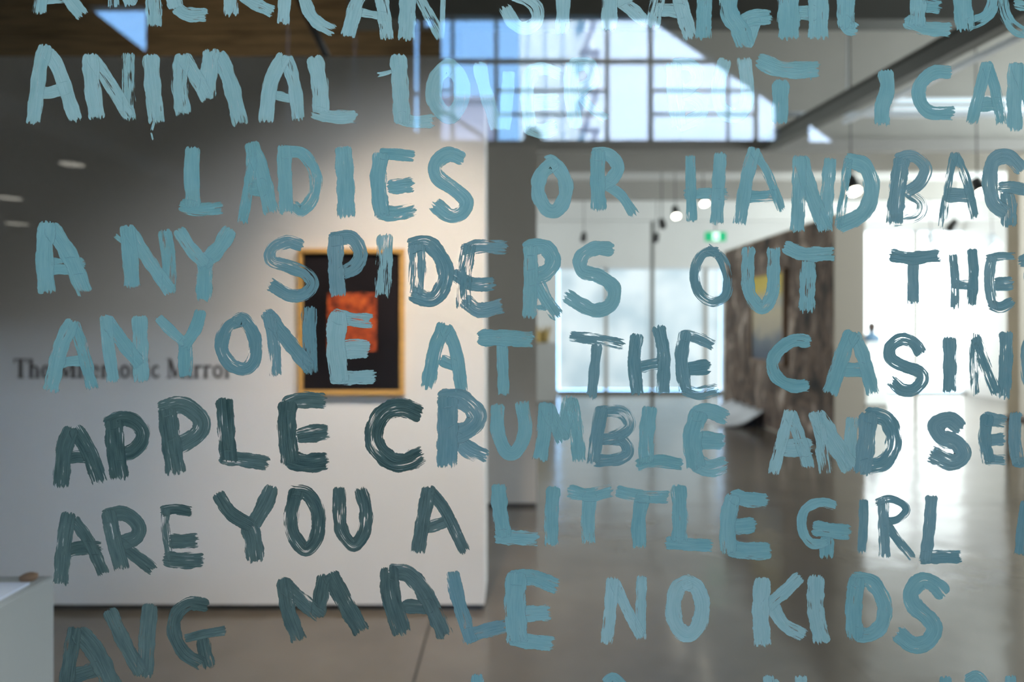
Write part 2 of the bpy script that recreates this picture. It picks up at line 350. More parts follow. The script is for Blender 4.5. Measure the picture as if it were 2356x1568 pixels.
# partition with the mural on its left face
XM = 3.60
mw = struct(box('wall_mural', (XM, 7.62, 0), (P(1990, 0, 7.62).x, 11.6, 2.70), M['grey']), 'partition carrying the mural, its pale narrow end toward the glass')
mw.data.materials[0] = mat('beige_partition_paint', (.50, .44, .36), .8)
bm = bmesh.new(); add_box(bm, (XM-.012, 7.635, .02), (XM-.002, 11.55, 2.68))
tag(obj('mural', bm, M['mural']), 'brown and black printed mural covering the side of a partition', 'mural')
struct(box('wall_edge', (P(2346, 0, 7.6).x, 7.6, 0), (9.4, 7.8, 3.4), mw.data.materials[0]), 'beige partition edge at the far right')

# ------------------------------------------------------------------ setting: hall behind the camera, mirrored in the glass
D = 14.6; YB = 2*G-D
def hr(x0, x1, y0, y1):
    a = HP(x0, y1, D); b = HP(x1, y0, D); return (a.x, b.x, a.z, b.z)
holes = [hr(1008, 1792, 36, 322), hr(951, 962, 36, 302), hr(812, 818, 18, 302), hr(865, 868.5, 118, 306), hr(657, 665, 52, 290), hr(768, 773, 200, 303),
         hr(205, 335, 14, 118), hr(1862, 1930, 278, 326), hr(975, 995, 36, 60)]
wall_holes('wall_hall', -10.4, 10.4, 0, 9.2, YB-.25, .25, holes, M['hallwall'])
struct(box('wall_hall_left', (-10.6, YB, 0), (-10.4, G, 9.2), M['hallwall']))
struct(box('wall_hall_right', (10.4, YB, 0), (10.6, G, 9.2), M['hallwall']))
struct(box('ceiling_hall', (-10.6, YB-.25, 9.2), (10.6, G+.1, 9.4), M['halldark']))
wall_holes('wall_upper', -10.4, 10.4, 5.0, 9.2, G-.02, .06, [], M['hallwall'])
cwn = bpy.data.objects.new('window_4', None); COL.objects.link(cwn); cwn.location = HP(1390, 322, D); struct(cwn, 'high gridded window mirrored in the glass, blue sky and white building beyond')
def fr(x0, x1, y0, y1, name='mullion', m='halldark', dy=.06, par=cwn):
    a = HP(x0, y1, D); b = HP(x1, y0, D); return box(name, (a.x, YB-.15, a.z), (b.x, YB-.15+dy, b.z), M[m], par)
fr(1008, 1792, 131, 142, 'transom')
fr(1008, 1014, 36, 322); fr(1036, 1044, 36, 322); fr(1137, 1146, 36, 322); fr(1394, 1403, 36, 322); fr(1494, 1505, 36, 322); fr(1739, 1749, 36, 322); fr(1676, 1682, 142, 322)
for y in (203, 258):
    fr(1014, 1036, y-2, y+3, 'glazing_bar'); fr(1146, 1394, y-2, y+4, 'glazing_bar'); fr(1505, 1739, y-2, y+4, 'glazing_bar')
def prism(name, pts, y0, y1, m, par=None):
    bm = bmesh.new(); a = [bm.verts.new((p.x, y0, p.z)) for p in pts]; b = [bm.verts.new((p.x, y1, p.z)) for p in pts]
    bm.faces.new(a); bm.faces.new(b[::-1])
    for i in range(len(pts)): bm.faces.new((a[i], a[(i+1) % len(pts)], b[(i+1) % len(pts)], b[i]))
    return obj(name, bm, m, par)
# stair soffit and braces that cut the mirrored windows
struct(prism('trim_2', [HP(x, y, D-.2) for x, y in ((1488, 30), (1845, 275), (1845, 30))], YB+.02, YB+.2, M['hallwall']), 'raking soffit across the mirrored window')
struct(prism('trim_3', [HP(x, y, D-.2) for x, y in ((195, 10), (195, 122), (340, 122))], YB+.02, YB+.2, M['hallwall']), 'raking stair edge across the small high window')
struct(prism('trim_4', [HP(x, y, D-.2) for x, y in ((1855, 270), (1940, 270), (1940, 332))], YB+.02, YB+.2, M['hallwall']), 'raking stair edge across the low right window')
cyl('brace', HP(820, 128, D-.6), HP(1118, 318, D-.6), .035, M['halldark'])
bpy.data.objects['brace']['kind'] = 'structure'
tag(cyl('dark_strut', P(672, -36, 5.0), P(752, 130, 5.0), .028, M['blackmetal']), 'black diagonal strut over the display wall, upper left', 'strut')
# dome lamp on the hall window sill
dm = bmesh.new(); c = HP(1226, 316, D-.25); lathe(dm, c, [(.20, -.06), (.20, 0), (.19, .08), (.15, .15), (.09, .2), (.02, .22)])
tag(obj('dome_light', dm, M['halldark'], smooth=True), 'dark dome-shaped light mirrored on the sill of the gridded window', 'light')
# low soffit with downlights, mirrored at the left
sf = struct(box('ceiling_soffit', (-10.4, -11.5, 3.2), (-4.2, -3.6, 3.4), M['hallwall']))
for px, py, r, la in ((165, 378, .14, 'faint round downlight mirrored at upper left, highest of three'), (22, 456, .17, 'brightest round downlight mirrored at the left edge'), (38, 515, .2, 'greenish dim downlight mirrored at the left edge, lowest of three')):
    d = 1.68*F/(HY-py); c = HP(px, py, d)
    t = thing('downlight', c, la, 'light', 'downlights in the hall soffit')
    cyl('lamp_face', c, c+Vector((0, 0, .012)), r*.85, M['halllamp'], t); cyl('rim', c+Vector((0, 0, .004)), c+Vector((0, 0, .03)), r, M['halldark'], t)
# buildings outside the hall window
def hb(name, x0, x1, y0, y1, d, m, depth=6, par=None):
    a = HP(x0, y1, d); b = HP(x1, y0, d); return box(name, (a.x, a.y-depth, a.z), (b.x, a.y, b.z), M[m], par)
t = thing('office_building', HP(1280, 740, 40), 'white multi-storey building mirrored behind the gridded window', 'building')
hb('wall', 1196, 1345, -160, 740, 40, 'facade', 8, t); hb('tower', 1345, 2300, -200, 780, 41, 'facade_white', 8, t)
for k in range(3): hb('pilaster', 1218+k*40, 1224+k*40, -160, 740, 39.6, 'facade_white', .35, t)
for k in range(6):
    y = -60+k*90
    prism('stair_flight', [HP(x, yy, 39) for x, yy in ((1338, y+85), (1350, y+85), (1378, y+5), (1366, y+5))], HP(0, 0, 39).y-.3, HP(0, 0, 39).y, M['facade_grey'], t)
    hb('landing', 1335, 1382, y+84, y+90, 39.2, 'facade_grey', .5, t)
t = thing('low_building', HP(1080, 740, 30), 'low lavender-grey building mirrored under the blue sky', 'building')
hb('wall', 1008, 1134, 226, 740, 30, 'facade_grey', 5, t); hb('parapet', 1004, 1138, 220, 228, 29.8, 'facade_grey', 5.2, t)

# ------------------------------------------------------------------ things in the gallery
# framed print
Y0 = 3.54
def q(px, py, Y=Y0-.03): return P(px, py, Y)
t = thing('framed_artwork', q(808, 908), 'pale oak framed black print with a rust-red rectangle on the white wall', 'picture')
def fbox(name, x0, y0, x1, y1, ya, yb, m, par, bev=0):
    a = P(x0, y1, Y0-.03); b = P(x1, y0, Y0-.03); return box(name, (a.x, ya, a.z), (b.x, yb, b.z), m, par, bev)
fbox('frame_rail', 685, 571, 930, 583, Y0-.035, Y0, M['oak'], t, .003); fbox('frame_rail', 685, 897, 930, 909, Y0-.035, Y0, M['oak'], t, .003)
fbox('frame_stile', 685, 583, 696, 897, Y0-.035, Y0, M['oak'], t, .003); fbox('frame_stile', 919, 583, 930, 897, Y0-.035, Y0, M['oak'], t, .003)
fbox('black_print', 695, 582, 920, 898, Y0-.014, Y0, M['black'], t)
fbox('red_rectangle', 752, 673, 865, 808, Y0-.018, Y0-.014, M['red'], t)
# wall lettering
def glyph_bm(strokes, ox, oz, s, y):
    bm = bmesh.new()
    for st in strokes:
        w = st[0]; pts = [Vector((p[0], p[1])) for p in st[1:]]; n = len(pts); L = []; R = []
        for i, p in enumerate(pts):
            d = (pts[min(i+1, n-1)]-pts[max(i-1, 0)]).normalized(); nn = Vector((-d.y, d.x))*w/2
            L.append(p+nn); R.append(p-nn)
        def V(p, k): return bm.verts.new((ox+p.x*s, y-k*.004, oz+p.y*s))
        a = [[V(p, k) for p in L] for k in (0, 1)]; b = [[V(p, k) for p in R] for k in (0, 1)]
        for i in range(n-1):
            bm.faces.new((a[1][i], a[1][i+1], b[1][i+1], b[1][i])); bm.faces.new((a[0][i], a[0][i+1], a[1][i+1], a[1][i])); bm.faces.new((b[0][i], b[0][i+1], b[1][i+1], b[1][i]))
        bm.faces.new((a[0][0], a[1][0], b[1][0], b[0][0])); bm.faces.new((a[0][-1], a[1][-1], b[1][-1], b[0][-1]))
    return bm
def arc(w, cx, cy, rx, ry, a0, a1, n=10): return (w, *[(cx+rx*math.cos(math.radians(a0+(a1-a0)*i/n)), cy+ry*math.sin(math.radians(a0+(a1-a0)*i/n))) for i in range(n+1)])
S = .045
def foot(x, y, w=.28): return (S, (x-w/2, y+S/2), (x+w/2, y+S/2))
GL = {
 'T': (.72, [(S*1.4, (.02, .97), (.70, .97)), (.17, (.36, 0), (.36, 1)), foot(.36, 0, .36), (S, (.04, .97), (.04, .78)), (S, (.68, .97), (.68, .78))]),
 'h': (.62, [(.14, (.15, 0), (.15, 1)), foot(.15, 0), foot(.48, 0), (.14, (.48, 0), (.48, .45)), arc(.10, .32, .44, .16, .16, 0, 160), (S, (.02, .98), (.15, .98))]),
 'e': (.52, [arc(.11, .26, .33, .18, .29, 20, 320, 14), (S, (.1, .36), (.44, .36)), arc(.10, .26, .36, .17, .26, 0, 60)]),
 'M': (1.0, [(.06, (.15, 0), (.15, 1)), (.17, (.83, 0), (.83, 1)), (.15, (.17, .98), (.48, .06)), (.06, (.48, .06), (.80, .98)), foot(.15, 0), foot(.83, 0, .34), (S, (0, .98), (.2, .98)), (S, (.8, .98), (.98, .98))]),
 'n': (.62, [(.14, (.15, 0), (.15, .66)), foot(.15, 0), foot(.48, 0), (.14, (.48, 0), (.48, .45)), arc(.10, .32, .44, .16, .18, 0, 160), (S, (.02, .64), (.15, .64))]),
 'm': (.95, [(.14, (.15, 0), (.15, .66)), foot(.15, 0), foot(.48, 0), foot(.81, 0), (.14, (.48, 0), (.48, .45)), (.14, (.81, 0), (.81, .45)), arc(.10, .32, .44, .16, .18, 0, 160), arc(.10, .65, .44, .16, .18, 0, 160)]),
 'o': (.58, [arc(.12, .29, .33, .20, .28, 0, 360, 18)]),
 'i': (.32, [(.14, (.16, 0), (.16, .66)), foot(.16, 0), (S, (.03, .64), (.16, .64)), (.14, (.16, .82), (.16, .97))]),
 'c': (.48, [arc(.12, .28, .33, .19, .28, 50, 320, 14)]),
 'r': (.46, [(.14, (.15, 0), (.15, .66)), foot(.15, 0), arc(.11, .33, .42, .17, .2, 40, 150, 6), (S, (.02, .64), (.15, .64))]),
}
txt = 'The Mnemonic Mirror'; x0 = q(32, 0, Y0).x; x1 = q(538, 0, Y0).x
tot = sum(GL[c][0]+.035 if c != ' ' else .30 for c in txt); s = (x1-x0)/tot; zb = P(0, 869, Y0).z
t = thing('wall_lettering', (x0, Y0-.002, zb), 'dark serif wall lettering reading The Mnemonic Mirror', 'lettering')
x = x0; cz = .042/1*.0+.092
for c in txt:
    if c != ' ':
        o = obj('letter', glyph_bm(GL[c][1], x, zb, s, Y0), M['ink'], t)
        o.scale = (1, 1, 1); x += (GL[c][0]+.035)*s
    else: x += .30*s
# near plinth, bottom left, with papers on it
t = thing('plinth', (-1.24, 1.26, 0), 'white plinth close to the glass in the lower left corner', 'plinth')
box('plinth_body', (-1.50, 1.04, .02), (-.992, 1.48, .95), mat('dimmed_plinth_paint', (.37, .41, .425), .6), t, .003); box('plinth_foot', (-1.48, 1.06, 0), (-1.01, 1.46, .02), M['skirt'], t)  # white plinth with the cool, dim light put into its colour
t = thing('open_booklet', (-1.1, 1.38, .95), 'pale blue booklet lying open on the near white plinth', 'book')
box('page', (-1.19, 1.28, .9505), (-1.075, 1.42, .957), M['paper'], t); box('page', (-1.073, 1.29, .9505), (-1.01, 1.43, .955), M['paper'], t)
for i, (x, y) in enumerate(((-1.115, 1.435), (-1.03, 1.455))):
    bm = bmesh.new(); lathe(bm, (x, y, .95), [(.014, 0), (.017, .004), (.017, .010), (.010, .014), (.003, .016)], 16)
    tag(obj('brown_button', bm, M['brown'], smooth=True), ('small round brown knob on the near plinth, left of two', 'small round brown knob on the near plinth, right of two, by its corner')[i], 'knob')
# plinths far away and what they carry
def plinth(px0, px1, pyt, Y, label):
    a = P(px0, pyt, Y); b = P(px1, pyt, Y)
    t = thing('plinth', ((a.x+b.x)/2, Y+.2, 0), label, 'plinth')
    box('plinth_body', (a.x, Y, .02), (b.x, Y+(b.x-a.x), a.z), M['plinth'], t, .004); box('plinth_foot', (a.x+.02, Y+.02, 0), (b.x-.02, Y+(b.x-a.x)-.02, .02), M['skirt'], t)
    return Vector(((a.x+b.x)/2, Y+(b.x-a.x)/2, a.z))
c = plinth(1222, 1280, 789, 12.6, 'tall beige-white plinth beside the taupe partition')
c.x -= .02
bm = bmesh.new(); prof = [(.09, 0), (.13, .02), (.12, .08), (.15, .14), (.14, .19), (.16, .22), (.11, .23), (.10, .1)]
lathe(bm, c, prof, 20)
o = thing('crown_sculpture', c, 'small gilded spiky vessel on the plinth beside the taupe partition', 'sculpture')
obj('bowl', bm, M['gold'], o, True)
for k in range(9):
    a = 2*math.pi*k/9; d = Vector((math.cos(a), math.sin(a), 0)); bm = bmesh.new()
    add_cyl(bm, c+d*.13+Vector((0, 0, .2)), c+d*.17+Vector((0, 0, .30+.04*(k % 2))), .025, .004, 8); obj('spike', bm, M['gold'], o)
c = plinth(1993, 2046, 786, 12.2, 'white plinth lost in glare right of the mural partition')
o = thing('bust', c, 'small blue and brown bust on the plinth in front of white blinds', 'sculpture')
bm = bmesh.new(); lathe(bm, c, [(.13, 0), (.16, .03), (.15, .09), (.09, .14), (.05, .16), (.05, .2)], 20, (1, .6)); obj('shoulders', bm, M['blueclay'], o, True)
bm = bmesh.new(); lathe(bm, c+Vector((0, 0, .17)), [(.02, 0), (.06, .03), (.075, .08), (.075, .13), (.05, .17), (.01, .185)], 20, (.9, 1)); obj('head', bm, M['darkclay'], o, True)
bm = bmesh.new(); add_cyl(bm, c+Vector((0, -.07, .25)), c+Vector((0, -.095, .24)), .02, .008, 8); obj('nose', bm, M['darkclay'], o)
# painting on the mural
ya, yb = 8.87, 10.15
t = thing('framed_painting', (XM-.03, (ya+yb)/2, 1.0), 'dark framed yellow and grey painting hung on the mural', 'picture')
z0, z1 = .92, 2.2
box('canvas', (XM-.045, ya+.04, z0+.04), (XM-.02, yb-.04, z1-.04), M['canvas'], t)
for (a, b, c_, d) in ((ya, ya+.05, z0, z1), (yb-.05, yb, z0, z1), (ya+.05, yb-.05, z0, z0+.05), (ya+.05, yb-.05, z1-.05, z1)):
    box('frame_rail', (XM-.075, a, c_), (XM-.013, b, d), M['brown'], t, .003)
# low white base with folded cloth edge at the foot of the mural
bm = bmesh.new(); n = 16
rows = []
for j in range(n+1):
    y = 9.7+1.5*j/n; row = []
    for i in range(9):
        u = i/8; x = XM-.02-u*(.62+.06*math.sin(j*1.3)); z = .22*(1-u)**2.2+.012+.02*math.sin(j*1.9+i)*(1-u)
        row.append(bm.verts.new((x, y, z)))
    rows.append(row)
for j in range(n):
    for i in range(8): bm.faces.new((rows[j][i], rows[j][i+1], rows[j+1][i+1], rows[j+1][i]))
o = obj('floor_cloth', bm, mat('grey_white_cloth', (.72, .74, .78), .8, noise=.12, nscale=3), smooth=True); tag(o, 'grey-white cloth sweeping from the foot of the mural onto the floor', 'cloth')
sm = o.modifiers.new('thickness', 'SOLIDIFY'); sm.thickness = .012
# exit sign
a = P(1646, 544, 11.8); t = thing('exit_sign', a, 'small green illuminated exit sign with a white running-figure mark', 'sign')
box('sign_box', (a.x-.18, a.y-.03, a.z-.08), (a.x+.18, a.y+.03, a.z+.08), M['green'], t, .006)
box('white_panel', (a.x-.055, a.y-.034, a.z-.065), (a.x+.055, a.y-.03, a.z+.065), M['signwhite'], t)
gm = M['green']
bm = bmesh.new(); f0 = a+Vector((0, -.036, 0))
for (x0_, z0_, x1_, z1_, w_) in ((0, .02, -.01, -.015, .02), (-.01, -.015, -.035, -.045, .012), (-.01, -.015, .02, -.05, .012), (0, .015, .03, 0, .01), (0, .015, -.03, .005, .01)):
    add_cyl(bm, f0+Vector((x0_, 0, z0_)), f0+Vector((x1_, 0, z1_)), w_/2, None, 6)
obj('figure_mark', bm, gm, t); cyl('hanger', a+Vector((0, 0, .08)), (a.x, a.y, 3.78), .008, M['blackmetal'], t)
# track lights
def spot_lamp(px, py, Y, r, m, label, top, tilt=(0, -.5, -.8)):
    c = P(px, py, Y); t = thing('track_light', c, label, 'light', 'gallery track lights')
    d = Vector(tilt).normalized(); e = c-d*r*3.2
    bm = bmesh.new(); add_cyl(bm, e, c-d*.004, r*.85, r*1.15, 20); obj('housing', bm, M['blackmetal'] if m != 'bulb2' else M['trim'], t, True)
    bm = bmesh.new(); add_cyl(bm, c-d*.004, c+d*.008, r, r, 20); obj('lamp_face', bm, M[m], t)
    cyl('stem', e+d*r, (e.x, e.y, top), .006, M['blackmetal'], t)
spot_lamp(1556, 497, 9.6, .050, 'bulb', 'small lit track spotlight left of the HANDBAG word, lower of two', 3.78)
spot_lamp(1621, 468, 9.0, .050, 'bulb', 'small lit track spotlight behind the H of HANDBAG, upper of two', 3.78)
spot_lamp(1966, 440, 6.6, .058, 'bulb', 'brightest large spotlight glowing behind the D of HANDBAG', 4.6)
spot_lamp(2258, 443, 6.6, .052, 'bulb', 'lit spotlight behind the second A of HANDBAG', 4.6)
spot_lamp(2150, 565, 12.6, .085, 'bulb2', 'pale dim spotlight in front of white blinds, above the T of THE', 3.78)
spot_lamp(2292, 567, 12.6, .085, 'bulb2', 'pale dim spotlight in front of white blinds, above the E of THE', 3.78)
spot_lamp(1342, 552, 12.0, .05, 'blackmetal', 'small unlit black spotlight over the far left blinds', 3.78, (0, .8, -.6))
spot_lamp(1508, 553, 12.0, .05, 'blackmetal', 'small unlit black spotlight by the dark pole', 3.78, (0, .8, -.6))
spot_lamp(2184, 527, 9.4, .05, 'blackmetal', 'small unlit black spotlight under the ceiling right of the mural', 3.78, (0, .8, -.6))
spot_lamp(1525, 520, 9.3, .045, 'blackmetal', 'unlit black spotlight turned away beside the lit pair', 3.78, (.3, .8, -.4))
bm = bmesh.new(); a = P(1440, 500, 9.6); add_box(bm, (a.x, 9.2, 3.72), (P(1760, 0, 9.2).x, 9.23, 3.76)); tag(obj('track_rail', bm, M['blackmetal']), 'black lighting track over the pair of small lit spotlights', 'track')
bm = bmesh.new(); add_box(bm, (2.6, 6.50, 3.46), (6.0, 6.54, 3.50)); add_cyl(bm, (3.2, 6.52, 3.5), (3.2, 6.52, 4.6), .006); add_cyl(bm, (5.5, 6.52, 3.5), (5.5, 6.52, 4.6), .006); tag(obj('track_rail', bm, M['trim']), 'pale lighting track carrying the two larger lit spotlights', 'track')
for x in (2.8, 5.8): 
    pass
_p = P(1501, 900, 13.6); o = cyl('pole', (_p.x, _p.y, 0), P(1501, 500, 13.6), .035, M['steel']); o.location.z = 0; tag(o, 'thin dark pole standing before the far blinds', 'pole')
# luminous strips on the bulkhead, upper right
for i, (y0, y1) in enumerate(((226, 232), (246, 254))):
    a = P(2052, y1, 7.24); b = P(2620, y0, 7.24)
    tag(box('strip_light', (a.x, 7.22, a.z), (b.x, 7.30, b.z), M['strip']), ('thin white light strip on the bulkhead, upper of two', 'thin white light strip on the bulkhead, lower of two')[i], 'light', 'light strips on the bulkhead')
# dark chair back edge at right
a = P(2338, 960, 7.2); t = thing('dark_stool', (a.x+.2, 7.2, 0), 'dark stool cut by the right edge of the view', 'stool')
sx0 = a.x
bm = bmesh.new(); add_box(bm, (sx0, 7.05, .43), (sx0+.4, 7.4, .49), .01); obj('seat', bm, M['darkclay'], t)
for dx in (.03, .37):
    for dy in (.03, .32): cyl('leg', (sx0+dx, 7.05+dy, 0), (sx0+dx, 7.05+dy, .43), .016, M['blackmetal'], t, n=10)

